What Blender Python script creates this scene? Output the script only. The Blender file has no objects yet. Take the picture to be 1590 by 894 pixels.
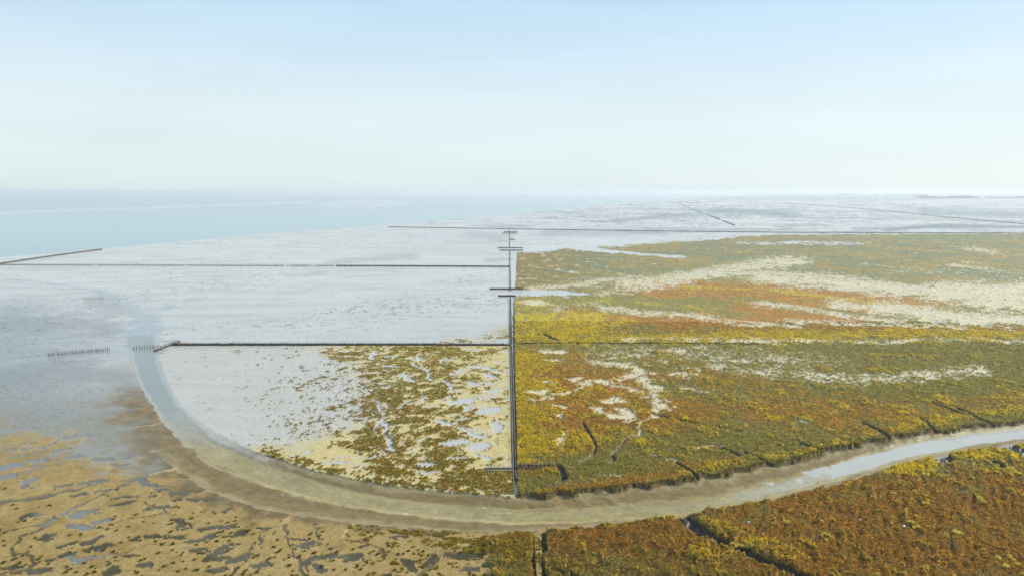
import bpy, math, random
import numpy as np
R = math.radians
rng = np.random.default_rng(7)
random.seed(7)
S = bpy.context.scene
COL = S.collection

# ------------------------------------------------------------------ camera
CAM_H, FPX, CX, CY, VH = 60.0, 1060.0, 795.0, 447.0, 298.0
PITCH = math.atan((CY - VH) / FPX)
cam = bpy.data.cameras.new('camera'); cam_o = bpy.data.objects.new('camera', cam); COL.objects.link(cam_o)
cam.sensor_width = 36.0; cam.lens = 36.0 * FPX / 1590.0
cam.clip_start = 0.5; cam.clip_end = 200000.0
cam_o.location = (0, 0, CAM_H); cam_o.rotation_euler = (math.pi/2 - PITCH, 0, 0)
S.camera = cam_o

# ------------------------------------------------------------------ light
SUN_AZ, SUN_EL = R(68), R(33)          # azimuth to the right of the view direction (+Y)
w = bpy.data.worlds.new('World'); S.world = w; w.use_nodes = True
nt = w.node_tree; nt.nodes.clear()
out = nt.nodes.new('ShaderNodeOutputWorld'); bg = nt.nodes.new('ShaderNodeBackground')
sky = nt.nodes.new('ShaderNodeTexSky'); sky.sky_type = 'NISHITA'; sky.sun_disc = False
sky.sun_elevation = SUN_EL; sky.sun_rotation = SUN_AZ
sky.air_density = 1.0; sky.dust_density = .6; sky.ozone_density = 1.6; sky.altitude = 0
bg.inputs['Strength'].default_value = 0.10
# the milky air of a hazy coast: the clear sky is veiled towards the horizon
tc = nt.nodes.new('ShaderNodeTexCoord'); sx_ = nt.nodes.new('ShaderNodeSeparateXYZ'); nt.links.new(tc.outputs['Generated'], sx_.inputs[0])
rp = nt.nodes.new('ShaderNodeValToRGB'); nt.links.new(sx_.outputs['Z'], rp.inputs['Fac'])
els = rp.color_ramp.elements; els[0].position = 0.0; els[0].color = (.54,.63,.655,1); els[1].position = 1.0; els[1].color = (.25,.42,.70,1)
for p_, c_ in ((.06,(.575,.65,.67,1)),(.13,(.56,.655,.69,1)),(.20,(.475,.61,.70,1)),(.29,(.375,.535,.675,1)),(.55,(.32,.50,.73,1))):
    e_ = els.new(p_); e_.color = c_
sc_ = nt.nodes.new('ShaderNodeVectorMath'); sc_.operation = 'SCALE'; sc_.inputs['Scale'].default_value = 10.0; nt.links.new(rp.outputs[0], sc_.inputs[0])
mx_ = nt.nodes.new('ShaderNodeMix'); mx_.data_type = 'RGBA'; mx_.inputs['Factor'].default_value = .88
nt.links.new(sky.outputs[0], mx_.inputs['A']); nt.links.new(sc_.outputs[0], mx_.inputs['B'])
mp_ = nt.nodes.new('ShaderNodeMapping'); mp_.inputs['Scale'].default_value = (2.2, 2.2, 14); nt.links.new(tc.outputs['Generated'], mp_.inputs[0])
ns_ = nt.nodes.new('ShaderNodeTexNoise'); ns_.inputs['Scale'].default_value = 1.6; ns_.inputs['Detail'].default_value = 5; nt.links.new(mp_.outputs[0], ns_.inputs['Vector'])
nr_ = nt.nodes.new('ShaderNodeMapRange'); nr_.inputs['From Min'].default_value = .3; nr_.inputs['From Max'].default_value = .75; nr_.inputs['To Min'].default_value = .965; nr_.inputs['To Max'].default_value = 1.03; nt.links.new(ns_.outputs['Fac'], nr_.inputs['Value'])
vm_ = nt.nodes.new('ShaderNodeVectorMath'); vm_.operation = 'SCALE'; nt.links.new(mx_.outputs['Result'], vm_.inputs[0]); nt.links.new(nr_.outputs[0], vm_.inputs['Scale'])
nt.links.new(vm_.outputs[0], bg.inputs['Color']); nt.links.new(bg.outputs[0], out.inputs['Surface'])
sl = bpy.data.lights.new('sun', 'SUN'); sl.energy = 4.6; sl.angle = R(0.5); sl.color = (1.0, 0.94, 0.84)
so = bpy.data.objects.new('sun', sl); COL.objects.link(so)
# a sun lamp shines along its -Z; aim it from the sun towards the ground
so.rotation_euler = (math.pi/2 - SUN_EL, 0, math.pi - SUN_AZ)
so.location = (100, 100, 200)
S.view_settings.view_transform = 'Standard'; S.view_settings.look = 'None'
S.view_settings.exposure = 0.48; S.view_settings.gamma = 1.0; S.view_settings.use_curve_mapping = False
S.cycles.max_bounces = 6; S.cycles.diffuse_bounces = 2; S.cycles.glossy_bounces = 3
S.cycles.transparent_max_bounces = 6; S.cycles.volume_bounces = 0
S.cycles.caustics_reflective = False; S.cycles.caustics_refractive = False

# ------------------------------------------------------------------ projection between the photograph and the ground
cp, sp = math.cos(PITCH), math.sin(PITCH)
def at(u, v, z=0.0):
    u = np.asarray(u, float); v = np.asarray(v, float)
    dy = FPX*cp + (CY-v)*sp; dz = -FPX*sp + (CY-v)*cp
    t = (CAM_H - z) / (-dz)
    return (u-CX)*t, dy*t
def proj(x, y, z=0.0):
    Z = CAM_H - z
    d = y*cp + Z*sp; up = y*sp - Z*cp
    return CX + FPX*x/d, CY - FPX*up/d
def lin(r, g, b, gain=1.0):
    c = np.array([r, g, b], float)/255.0
    c = np.where(c <= .04045, c/12.92, ((c+.055)/1.055)**2.4)
    return c*gain

# ------------------------------------------------------------------ world-anchored noise
def hash2(ix, iy, seed):
    h = (ix.astype(np.int64)*374761393 + iy.astype(np.int64)*668265263 + seed*974634777) & 0xFFFFFFFF
    h = ((h ^ (h >> 13)) * 1274126177) & 0xFFFFFFFF
    h = ((h ^ (h >> 16)) * 2246822519) & 0xFFFFFFFF
    return ((h ^ (h >> 15)) & 0xFFFF).astype(np.float32)/32767.5 - 1.0
def vn(x, y, seed):
    fx = np.floor(x); fy = np.floor(y); tx = (x-fx).astype(np.float32); ty = (y-fy).astype(np.float32)
    ix = fx.astype(np.int64); iy = fy.astype(np.int64)
    tx = tx*tx*tx*(tx*(tx*6-15)+10); ty = ty*ty*ty*(ty*(ty*6-15)+10)
    a = hash2(ix, iy, seed); b = hash2(ix+1, iy, seed); c = hash2(ix, iy+1, seed); d = hash2(ix+1, iy+1, seed)
    return (a+(b-a)*tx) + ((c+(d-c)*tx) - (a+(b-a)*tx))*ty
def oct_noise(x, y, k, seed):            # wavelength 2**k metres, rotated per octave
    a = 0.7*k + seed*1.3; ca, sa = math.cos(a), math.sin(a); L = 2.0**k
    return vn((x*ca - y*sa)/L + 17.3*k, (x*sa + y*ca)/L - 5.1*k, seed*31+k+100)
def mnoise(x, y, rel, seed, octs=3, ydiv=1.0):   # wavelength grows with the distance from the shore station
    D = np.sqrt(x*x+y*y)
    lod = np.clip(np.log2(np.maximum(rel*D, 1e-3)), -4, 12)
    k0 = np.floor(lod).astype(int); fr = (lod-k0).astype(np.float32)
    fr = fr*fr*(3-2*fr)
    o = np.zeros(x.shape, np.float32)
    for k in np.unique(k0):
        m = k0 == k; xm, ym, f = x[m], y[m]/ydiv, fr[m]
        ns = [oct_noise(xm, ym, k+1-j, seed) for j in range(octs+1)]
        acc = 0; amp = 1.0
        for j in range(octs):
            acc = acc + amp*(ns[j]*f + ns[j+1]*(1-f)); amp *= .55
        o[m] = acc
    return o*0.95
def ss(a, b, x):
    t = np.clip((x-a)/(b-a), 0, 1); return t*t*(3-2*t)
def mix(a, b, t):
    return a + (b-a)*t[:, None]
def segd(px, py, pts):                   # distance to a polyline
    d = np.full(px.shape, 1e18)
    if len(pts) == 1: return np.sqrt((px-pts[0][0])**2 + (py-pts[0][1])**2)
    for (ax, ay), (bx, by) in zip(pts[:-1], pts[1:]):
        dx, dy = bx-ax, by-ay; L = dx*dx+dy*dy+1e-9
        t = np.clip(((px-ax)*dx + (py-ay)*dy)/L, 0, 1)
        d = np.minimum(d, (px-ax-t*dx)**2 + (py-ay-t*dy)**2)
    return np.sqrt(d)
def pip(px, py, pts):
    ins = np.zeros(px.shape, bool); n = len(pts)
    for i in range(n):
        (x1, y1), (x2, y2) = pts[i], pts[(i+1) % n]
        if y1 == y2: continue
        c = ((y1 > py) != (y2 > py)) & (px < (x2-x1)*(py-y1)/(y2-y1) + x1)
        ins ^= c
    return ins
VS = 3.0
def stroke(u, v, pts, hv):               # 0 at the line, 1 at the rim (hv = half thickness, measured up the picture); inf away
    us = [p[0] for p in pts]; vs = [p[1] for p in pts]; m = hv*VS*3+4
    o = np.full(u.shape, 9.0)
    k = np.nonzero((u > min(us)-m) & (u < max(us)+m) & (v > min(vs)-m/VS) & (v < max(vs)+m/VS))[0]
    if len(k):
        o[k] = segd(u[k], v[k]*VS, [(a, b*VS) for a, b in pts])/(hv*VS)
    return o
def paint(u, v, items, nz, edge=.35, amp=.5):
    """mask of a family of strokes; nz is the edge noise"""
    o = np.zeros(u.shape)
    for it in items:
        hv, pts = it[0], it[1]; dens = it[2] if len(it) > 2 else 1.0
        d = stroke(u, v, pts, hv)
        o = np.maximum(o, dens*(1-ss(1-edge, 1+edge, d + amp*nz)))
    return o

# ------------------------------------------------------------------ the lie of the land (traced on the ground plane)
N_EDGE = [(238,520),(246,548),(262,592),(290,635),(330,668),(400,703),(500,733),(600,753),(700,764),(800,771),(850,770),(900,767),(1000,757),(1100,742),(1200,722),(1300,699),(1400,679),(1500,665),(1590,657),(1760,646),(2100,630)]
W_TOP  = [(236,520),(243,548),(258,595),(284,640),(320,675),(400,713),(500,746),(600,768),(700,779),(800,785),(850,785),(900,783),(1000,776),(1100,766),(1200,743),(1300,714),(1400,685.5),(1500,667.5),(1590,659),(1760,648),(2100,633)]
W_BOT  = [(198,520),(203,548),(213,585),(230,620),(256,655),(284,684),(320,710),(400,745),(500,773),(600,790),(700,801),(800,807),(850,807),(900,806),(1000,801),(1100,790),(1200,769),(1300,741),(1400,713),(1500,690),(1590,677),(1760,662),(2100,646)]
S_EDGE = [(168,520),(172,548),(180,600),(196,645),(225,690),(270,728),(330,765),(400,790),(500,806),(600,817),(700,824),(800,827),(850,822),(900,820),(1000,808),(1060,799),(1100,792),(1200,776),(1300,752),(1400,722),(1500,700),(1590,687),(1760,672),(2100,656)]
SHORE_U = [-3000,-300,0,160,400,560,640,720,800,880,960,1060,1200,1500,4500]
SHORE_V = [560,428,399,386,363,352,346,339,332,324,316,309,303,300,299.6]
MARSH_U = [780,840,885,950,1040,1120,1200,1590,1850,4500]
MARSH_V = [393,391.5,385,383,377,370,365,361.5,361,358]
def world_pts(pts):
    a = np.array(pts, float); x, y = at(a[:, 0], a[:, 1]); return list(zip(x, y))
N_W, T_W, B_W, S_W = map(world_pts, (N_EDGE, W_TOP, W_BOT, S_EDGE))
CH_POLY = N_W + S_W[::-1]; WA_POLY = T_W + B_W[::-1]
def fence_u(v): return 791.0 + (v-358.0)*8.0/387.0

CREEK = [   # (half thickness, points): cut into the marsh, dark mud
 (3.4,[(836,818),(838,850),(833,868),(842,894),(848,940),(850,1000)]),
 (4.4,[(1062,801),(1078,815),(1105,832),(1140,847),(1190,869),(1250,895),(1330,930)]),
 (2.2,[(845,879),(870,884),(905,900)]),
 (1.9,[(869,722),(873,732),(877,742),(866,750),(845,757),(815,764)]),
 (.9,[(869,722),(905,721),(945,719),(955,712),(950,704),(962,694),(975,678)]),
 (.9,[(905,655),(917,675),(926,692),(922,704),(900,716),(872,722)]),
 (4.6,[(1461,708),(1470,716)]),(4,[(1556,688),(1572,697),(1592,704)]),
 (1.0,[(1448,624),(1475,634),(1500,644)]),(1.4,[(1487,633),(1515,646),(1540,657)]),
 (1.0,[(1428,648),(1440,656),(1453,668)]),(1.4,[(1340,655),(1372,670),(1384,682)]),
 (1.3,[(1242,686),(1285,702),(1300,702)]),(1.2,[(1155,700),(1190,716),(1205,722)]),
 (1.2,[(1050,716),(1075,732),(1090,745)]),(1.6,[(1540,715),(1600,740),(1700,770)]),(1.3,[(845,519),(853,523),(862,527)]),
 (1.2,[(1110,690),(1150,706)]),(1.0,[(1010,640),(1075,655),(1150,668)])]
DITCH_L = [(3.2,[(789.3,455+i*20) for i in range(0)] or [(791.6,490),(792.8,540),(794,620),(795.5,725)])]
CREAM = [   # bare pale sand in the marsh: (half thickness, points, cover)
 (8,[(980,441),(1060,431),(1150,416),(1230,405)],.85),(5,[(1100,426),(1200,425),(1300,430)],.75),
 (9,[(1190,431),(1300,439),(1400,450),(1480,452)],.95),(15,[(1470,455),(1540,456),(1620,450),(1900,445)],1.0),(17,[(1530,462),(1620,462),(1900,460)],1),
 (10,[(1380,478),(1460,490),(1560,498),(1700,500)],1),(6,[(1300,470),(1370,480),(1430,485)],.8),
 (4,[(940,478),(1000,485),(1080,490)],.75),(4,[(1080,490),(1150,500),(1230,505)],.7),(4,[(1230,498),(1330,502),(1420,505),(1500,507)],.7),(4,[(1180,470),(1250,478),(1330,492),(1400,500)],.75),
 (3,[(820,469),(845,471)],.9),(3,[(860,478),(900,472),(930,470)],.5),(4,[(830,447),(880,444),(930,437),(980,431)],.7),
 (4,[(930,456),(975,448),(1020,446)],.6),(3.5,[(960,526),(1100,527),(1300,530),(1450,527),(1600,529),(1800,529)],.62),
 (3.2,[(846,545),(866,545)],1),(2.6,[(855,560),(866,559)],1),(2.2,[(887,588),(899,587)],1),(2.2,[(849,594)],1),
 (2.6,[(822,608),(836,611),(848,607)],1),(2.3,[(828,619),(850,617),(868,613),(884,611)],1),(1.9,[(859,628),(873,630)],1),(1.5,[(868,645),(872,643)],1),
 (1.4,[(880,611),(905,602),(920,597)],1),
 (4,[(922,561),(960,564),(985,570),(1003,580)],.8),(3.6,[(905,594),(925,591),(950,595)],.85),(3.6,[(962,588),(990,578),(1003,588)],.8),(3,[(965,597),(992,607),(1003,616)],.7),
 (4.5,[(1003,590),(1015,600),(1023,614),(1028,628),(1025,638)],.97),(1.3,[(1025,636),(1000,655),(986,670),(980,680)],1),
 (3.2,[(942,623),(955,618),(970,624)],.9),(3.4,[(930,634),(940,642),(957,646),(970,648),(974,638),(965,634)],.97),
 (3.4,[(1048,580),(1075,582)],.95),(2.5,[(1056,600),(1095,608)],.65),(2.0,[(1060,570),(1085,572)],.6),
 (15,[(960,552),(1080,548),(1200,556),(1280,570)],.50),(9,[(1190,575),(1290,585),(1350,590)],.66),(8,[(1345,590),(1400,585),(1460,578),(1515,572)],.72),(7,[(1110,565),(1200,580)],.55),
 (2.2,[(1018,706),(1050,712)],.7),(1.4,[(1085,695),(1100,692),(1122,693)],1),(1.3,[(863,690),(865,682),(877,672)],1),
 (1.8,[(930,735),(965,737)],.6),(2,[(1245,653),(1255,655)],.7),(3,[(1270,520),(1400,522),(1590,524)],.25),
 (5,[(1380,420),(1480,418),(1590,424)],.25),(3,[(1480,412),(1530,417)],.7),(3,[(1500,385),(1545,392)],.6),(2,[(1340,410),(1420,417)],.4)]
RUST = [(10,[(1010,447),(1120,447),(1200,452),(1330,466),(1440,474)],.95),(6,[(1180,462),(1300,475),(1380,480)],.8),
 (8,[(880,487),(980,494),(1100,500),(1220,490),(1330,497)],.95),(6,[(1150,478),(1220,484),(1330,500)],.9),(4,[(1250,502),(1340,506)],.9),
 (4,[(900,511),(1100,512),(1300,510),(1500,511),(1700,511)],.75),
 (28,[(840,570),(900,590),(940,600)],.85),(30,[(850,630),(920,640),(980,655)],.9),(10,[(1000,560),(1060,562),(1100,570)],.6),
 (20,[(1060,590),(1130,590),(1200,610)],.5),(26,[(1180,640),(1290,640),(1400,645)],.62),(14,[(1450,640),(1560,620)],.5),(14,[(1030,620),(1100,640)],.7),
 (12,[(880,690),(915,690)],.7),(9,[(810,733),(870,728)],.7),(8,[(870,757),(960,745),(1040,735)],.75),(10,[(1040,725),(1120,715),(1200,700)],.6),
 (60,[(860,850),(980,840),(1060,850)],.85),(34,[(860,835),(960,825),(1050,822)],.9),(60,[(1180,830),(1350,800),(1450,790),(1590,790)],.95),(70,[(1300,880),(1450,860),(1700,860)],.95),(34,[(1380,760),(1480,745),(1600,760)],.75),(60,[(1050,870),(1120,890)],.6)]
YELL = [(7,[(800,545),(803,600),(806,650),(808,718)],1.05),(28,[(800,500),(840,500),(880,505)],.95),(12,[(880,500),(930,505)],.6),(9,[(800,524),(950,525),(1100,523),(1300,521),(1500,519),(1700,520)],.9),
 (3,[(1060,446),(1190,449),(1290,462),(1350,470)],.75),(4,[(930,466),(1000,470),(1100,480)],.5),(3,[(1340,463),(1380,468)],.5),
 (16,[(800,560),(822,562)],.85),(18,[(801,600),(815,602)],.9),(18,[(803,640),(830,640)],.9),(20,[(805,690),(845,690)],1.0),(10,[(850,665),(858,668)],.5),
 (5,[(830,552),(845,560)],.8),(6,[(840,560),(845,562)],.8),(7,[(955,665),(985,675),(995,685)],.8),(6,[(925,677),(940,680)],.75),(8,[(1050,650),(1090,658),(1100,665)],.6),(4,[(990,638),(1005,640)],.7),
 (3,[(1310,631)],.8),(3.5,[(1200,649),(1210,650)],.8),(3.4,[(1405,642)],.8),(5,[(1460,615),(1475,622)],.6),(8,[(1520,595),(1590,600),(1700,605)],.45),
 (8,[(1400,665),(1480,648),(1560,640),(1700,625)],.7),(7,[(1190,712),(1280,695),(1350,680)],.55),(5,[(1060,735),(1120,722),(1180,708)],.5),(6,[(1545,616),(1590,614),(1700,610)],.6),
 (4,[(1080,795),(1200,775),(1330,745)],.35),(14,[(1400,728),(1470,712),(1540,705),(1700,690)],.85),(10,[(1510,720),(1570,730),(1700,735)],.6),(12,[(1120,820),(1160,835),(1200,850)],.65),(9,[(1090,855),(1120,865)],.6),
 (5,[(1190,775),(1260,762)],.3),(10,[(1180,850),(1230,865)],.5),(3,[(850,822),(950,815),(1040,803)],.5)]
OLIVE = [(22,[(1000,690),(1100,690),(1160,700)],.85),(12,[(880,735),(1000,725)],.7),(14,[(820,745),(850,742)],.8),(6,[(1480,484),(1540,485),(1590,483)],.95),(6,[(1400,500),(1450,502)],.6),
 (14,[(960,560),(1050,555),(1180,565),(1300,575),(1420,570),(1590,565),(1700,565)],.75),(14,[(1400,610),(1500,600),(1590,590)],.6),(5,[(820,540),(1000,540),(1300,541),(1590,540)],.7),
 (30,[(860,885),(960,890)],.85),(20,[(1080,885),(1150,910)],.6),(8,[(965,512),(990,513)],.9),(18,[(790,850),(812,860),(820,890)],.9),(22,[(1330,890),(1400,910)],.4)]
POOL_B = [(2.5,[(573,556),(582,547)]),(2,[(600,553),(615,553)]),(2.6,[(637,557),(650,555),(655,559)]),(2,[(690,558),(700,560)]),(1.8,[(598,568),(617,570)]),(2.6,[(622,582),(632,587),(640,592)]),
 (2,[(686,561),(690,564)]),(2.6,[(700,580),(708,583)]),(3,[(712,577),(718,575)]),(2.4,[(730,568),(750,571),(775,576)]),(2,[(750,580),(765,584)]),(2.4,[(728,592),(742,598)]),(2,[(752,594),(766,595)]),
 (3.2,[(760,608),(772,605)]),(2,[(690,590),(700,602),(706,608)]),(2,[(740,615),(752,617)]),(5,[(704,626),(728,622)]),(2.8,[(720,637),(733,630)]),(5.5,[(748,640),(770,636)]),(4.2,[(768,655),(773,668)]),
 (2.6,[(680,654),(700,660)]),(3.2,[(715,665),(730,671),(745,680)]),(6,[(692,689),(718,685)]),(6,[(736,696),(754,690)]),(2.3,[(700,711),(722,710)]),(2.6,[(742,706),(755,712)]),(3.2,[(651,721),(665,720)]),(3.5,[(660,736),(672,733)]),
 (2.5,[(502,720),(535,717)]),(2.4,[(575,712),(585,708)]),(2.6,[(470,706),(482,702)]),(1.4,[(580,620),(590,637),(595,650),(583,662),(578,672)]),(1.2,[(610,640),(620,632),(635,622)]),
 (1.6,[(640,565),(660,575),(665,590)]),(1.2,[(655,625),(658,610)]),(2.2,[(595,655),(608,700)]),(2,[(690,620),(700,615)]),(2,[(710,652),(725,650)])]
POOL_D = [(4.6,[(6,727),(32,721)]),(4,[(-5,743),(22,738)]),(3,[(46,716),(65,714)]),(3.4,[(37,757),(41,750),(55,745)]),(1.8,[(85,757),(112,752)]),(2.8,[(125,752),(165,746)]),(2.8,[(145,714),(170,714)]),
 (3.2,[(216,744),(224,752),(241,755)]),(3.6,[(112,803),(124,796),(142,794)]),(5,[(113,816),(129,819)]),(2.8,[(145,812),(168,807)]),(2.4,[(90,850),(106,845),(122,841)]),(2.6,[(126,845),(145,840),(160,834)]),(4.2,[(136,855),(152,850),(168,845)]),
 (4,[(98,865),(110,859)]),(3.8,[(115,871),(145,865)]),(3.4,[(36,805),(50,799)]),(3.6,[(64,838),(75,830)]),(3.8,[(231,833),(247,832)]),(2.8,[(259,836),(279,833)]),(4.2,[(275,808),(286,813),(280,820)]),
 (3.6,[(312,823),(335,819),(368,815)]),(3,[(291,843),(315,838),(330,830)]),(3.2,[(366,828),(377,824)]),(2.2,[(345,833),(354,832)]),(3.8,[(302,855),(312,853)]),(3.4,[(320,870),(330,861),(345,852),(365,845)]),(4,[(338,868),(348,866)]),(4,[(358,872),(372,868),(383,862)]),
 (4.6,[(328,886),(350,882)]),(2.2,[(192,863),(210,862)]),(3.6,[(217,878),(230,875)]),(3.2,[(232,790),(257,788)]),(2.2,[(170,785),(186,782),(200,778)]),(2,[(175,775),(190,772),(207,770)]),(2.8,[(265,766),(280,766)]),(3.8,[(10,883),(25,880)]),(4.6,[(47,888),(76,884)]),
 (4.6,[(168,890),(180,882)]),(2,[(73,871),(88,870)]),(4.6,[(398,881),(415,876)]),(3.6,[(404,821),(415,822)]),(4.2,[(470,848),(484,842)]),(4.6,[(503,866),(515,862)]),(4.6,[(532,865),(558,862)]),(4,[(540,872),(550,866)]),(3.6,[(473,874),(489,866)]),(3.8,[(492,878),(501,886)]),
 (4,[(629,871),(642,886)]),(6.6,[(703,862),(733,864)]),(4.2,[(722,884),(737,885)]),(2.4,[(607,834),(632,833)]),(2,[(455,836),(466,838)]),(2.4,[(240,762),(254,760)]),(2.4,[(205,838),(215,834)]),(2,[(270,778),(280,776)]),(3.2,[(-30,860),(-15,858)]),(4,[(-60,800),(-40,797)]),(3.4,[(-90,845),(-70,840)]),
 (1.8,[(185,755),(200,753)]),(2.2,[(112,770),(130,766)]),(1.6,[(150,765),(170,760)]),(2.0,[(85,700),(112,697)]),(2.0,[(105,712),(122,708)]),(2.4,[(175,722),(192,724)]),(1.8,[(190,712),(215,708)]),(2.4,[(350,795),(360,790)]),(2.2,[(295,776),(302,777)]),(2.2,[(318,776),(335,772)]),(1.6,[(235,773),(245,770)]),
 (4,[(420,905),(450,900)]),(4,[(270,905),(300,900)]),(3.4,[(580,900),(600,893)]),(3.0,[(655,880),(672,868),(676,862)]),(2,[(560,850),(572,846)]),(2.4,[(740,905),(760,900)])]
CREEK_D = [(3.4,[(-40,786),(0,781),(60,773),(112,761)]),(1.2,[(112,761),(150,752),(210,742)]),(1.0,[(0,828),(60,815),(68,813)]),(1.5,[(17,862),(22,845),(32,833),(60,824),(68,812),(92,800),(125,783),(160,768),(182,757),(208,743)]),
 (1.5,[(20,861),(40,860),(52,875),(40,885),(0,892)]),(1.1,[(-20,720),(50,703),(92,682),(140,674)]),(.9,[(165,872),(185,860),(235,845),(270,842)]),(1.3,[(438,808),(445,830),(453,850),(462,872),(470,894)]),(1.0,[(452,862),(470,878),(480,890)]),
 (1.0,[(528,838),(560,842),(590,852),(595,868)]),(1.0,[(380,865),(400,842),(410,825)]),(1.4,[(640,900),(668,880),(680,868)]),(.9,[(-20,738),(40,732),(90,722)]),(1.1,[(100,880),(150,868),(180,858)]),(.8,[(200,805),(230,802),(265,795)]),(.9,[(222,780),(270,800)]),(1.1,[(490,812),(495,838)])]
PALE_D = [(1.0,[(325,712),(275,727),(232,738)]),(1.0,[(335,727),(285,745)]),(.9,[(366,741),(335,757),(310,768)]),(.9,[(279,684),(255,695),(232,702)]),(1.2,[(528,838),(535,828),(548,814),(557,803)]),(1.1,[(438,812),(455,800),(472,791)]),(.8,[(482,798),(500,786)]),(.8,[(395,780),(420,758)]),(.7,[(260,655),(200,665)])]

GAIN = 0.62
c_mud   = lin(216,210,196,GAIN); c_mudd = lin(158,152,138,GAIN); c_fleck = lin(160,142,106,GAIN)
c_sandB = lin(216,194,128,GAIN); c_sandD = lin(176,148,88,GAIN); c_sandD2 = lin(190,164,108,GAIN); c_sandD3 = lin(150,122,62,GAIN)
c_pool  = lin(80,73,46,GAIN);   c_poolB = lin(206,200,186,GAIN)
c_brown = lin(124,104,60,GAIN);  c_bank = lin(160,142,98,GAIN);  c_bed = lin(166,148,90,GAIN)
c_cream = lin(240,226,186,GAIN*.88); c_rust = lin(182,126,50,GAIN); c_yel = lin(210,182,44,GAIN); c_oliv = lin(150,138,72,GAIN)
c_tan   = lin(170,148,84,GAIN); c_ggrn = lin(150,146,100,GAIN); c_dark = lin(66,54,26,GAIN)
c_vegB  = lin(140,128,48,GAIN); c_or = lin(206,150,62,GAIN)

def classify(x, y, full=True):
    n = x.shape[0]
    u, v = proj(x, y)
    D = np.hypot(x, y)
    n1 = mnoise(x, y, .045, 1); n2 = mnoise(x, y, .013, 2); n3 = mnoise(x, y, .0045, 3, 2); n4 = mnoise(x, y, .11, 4, 3)
    n5 = mnoise(x, y, .0028, 5, 2); n6 = mnoise(x, y, .022, 6, 3)
    out = {}; jit = hash2(np.round(x*7).astype(np.int64), np.round(y*7).astype(np.int64), 5)
    wu, wv_ = u + 5.5*n2 + 1.5*n3, v + 1.5*n6 + .5*n3
    # ---- channel distances (metres), only near it
    dN = np.full(n, 999.); dCh = np.full(n, -999.); dWa = np.full(n, -999.); dS = np.full(n, 999.)
    k = np.nonzero((v > 505) & (v < 960))[0]
    if len(k):
        sc = ss(700, 900, u[k])*(v[k] < np.interp(u[k], [p[0] for p in W_TOP], [p[1] for p in W_TOP])); xe = x[k] + n2[k]*.45; ye = y[k] + n6[k]*.45 + sc*(.9*n6[k]+.8*n1[k])
        dn = segd(xe, ye, N_W); ds = segd(xe, ye, S_W); dt = segd(xe, ye, T_W); db = segd(xe, ye, B_W)
        inc = pip(xe, ye, CH_POLY); inw = pip(xe, ye, WA_POLY)
        d = np.minimum(dn, ds); dCh[k] = np.where(inc, d, -d)
        d = np.minimum(dt, db); dWa[k] = np.where(inw, d, -d); dN[k] = dn; dS[k] = ds
    south = (v > np.interp(u, [p[0] for p in W_BOT], [p[1] for p in W_BOT])) & (u > 205) | ((u <= 205) & (v > 548))
    # ---- zones
    fu = fence_u(v); right = u > fu + 3.0
    mv = np.interp(u, MARSH_U, MARSH_V)
    # marsh: its surface is raised, so its features are read on that raised plane
    zr = .62*np.clip((v-400)/150, .3, 1)
    um, vm = proj(x, y, zr)
    shore = np.interp(u, SHORE_U, SHORE_V) + .7*n4
    sea = v < shore
    # north marsh (right field): soft mask in pixels
    inlet = paint(u + 6*n2 + 3*n3, v + 1.5*n2 + .8*n3, [(4.6,[(792,455),(850,455),(872,455)]),(2.6,[(872,455),(905,457)],.8),(1.6,[(890,386),(960,391),(1000,395),(1060,399)],.9),(3,[(890,385),(930,388)],.8),(2.6,[(1150,378),(1250,377),(1350,379)],.55)], n2*.6+n3*.9)
    inlet = ss(.25, .75, inlet + .35*n3*(inlet > .02)*(inlet < .98))
    m1 = ss(-1.5, 1.5, (v-mv) + 2.2*n2 + 1.5*n3)*np.where(south, 0, 1)
    mfen = ss(0, 2.5, u-(fu+2.2+np.clip((500-v)*.05, 0, 2.4)+np.clip((470-v)*.07, 0, 5)+1.4*n2))
    mN = m1*mfen*(dCh < 0)*(v > 350)*(1-inlet)
    pu = np.array([p[0] for p in S_EDGE]); pv = np.array([p[1] for p in S_EDGE])
    sgap = np.interp(um, [836,1000,1200,1600], [0,0,0,0])
    mS = ((vm > np.interp(um, pu, pv) - 1.0 + .8*n2) & (um > 841 + 1.2*n2) & south).astype(float)
    mL = ((vm > 826 + 2*n2 + np.clip((800-um)*.3, 0, 60)) & (um < 833 + np.interp(vm, [830,900], [-4,0])) & (um > 760 + 14*n2) & south).astype(float)
    cre = paint(um, vm, CREEK, n2, edge=.25, amp=.25)
    marsh = np.maximum.reduce([mN, mS, mL])
    # ---- base: wet mud
    t = np.clip(.5+.22*n2+.18*n1+.10*n3, 0, 1)
    col = mix(np.tile(c_mud, (n, 1)), c_mudd, np.clip(.10+.25*t, 0, 1))
    gap = .5*ss(.66, 1.05, n3*.6 + n5*.25 + n1*.35 + .4*n2)
    col = mix(col, c_fleck, .75*gap)
    wet = np.clip(.95 - .22*t - .5*gap, 0, 1)
    stk = mnoise(x*.28, y, .02, 9, 3); col = col*(1+.08*stk+.05*n2)[:, None]; wet = wet - .14*np.clip(-stk, 0, 1)
    vein = ss(.10, .02, np.abs(n6 + .35*n2 - .2))*ss(-.3, .5, n1)*(~sea)
    col = mix(col, c_mudd*.9, .35*vein); wet = np.maximum(wet, .9*vein)
    broad = np.clip(.5*n4 + .35*n1, -1, 1); col = col*(1 + .10*broad)[:, None]; wet = wet - .10*np.clip(-broad, 0, 1)
    # darker and drier mud patches in the far flats
    far = ss(372, 355, v)*(~sea)
    fd = .55*far*ss(.15, .75, n4 + .5*n1 + .25*n2 + np.clip((u-900)/1800, -.15, .3))
    col = mix(col, lin(120,128,130,GAIN), .75*fd); wet = wet*(1-.5*fd)
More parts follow.
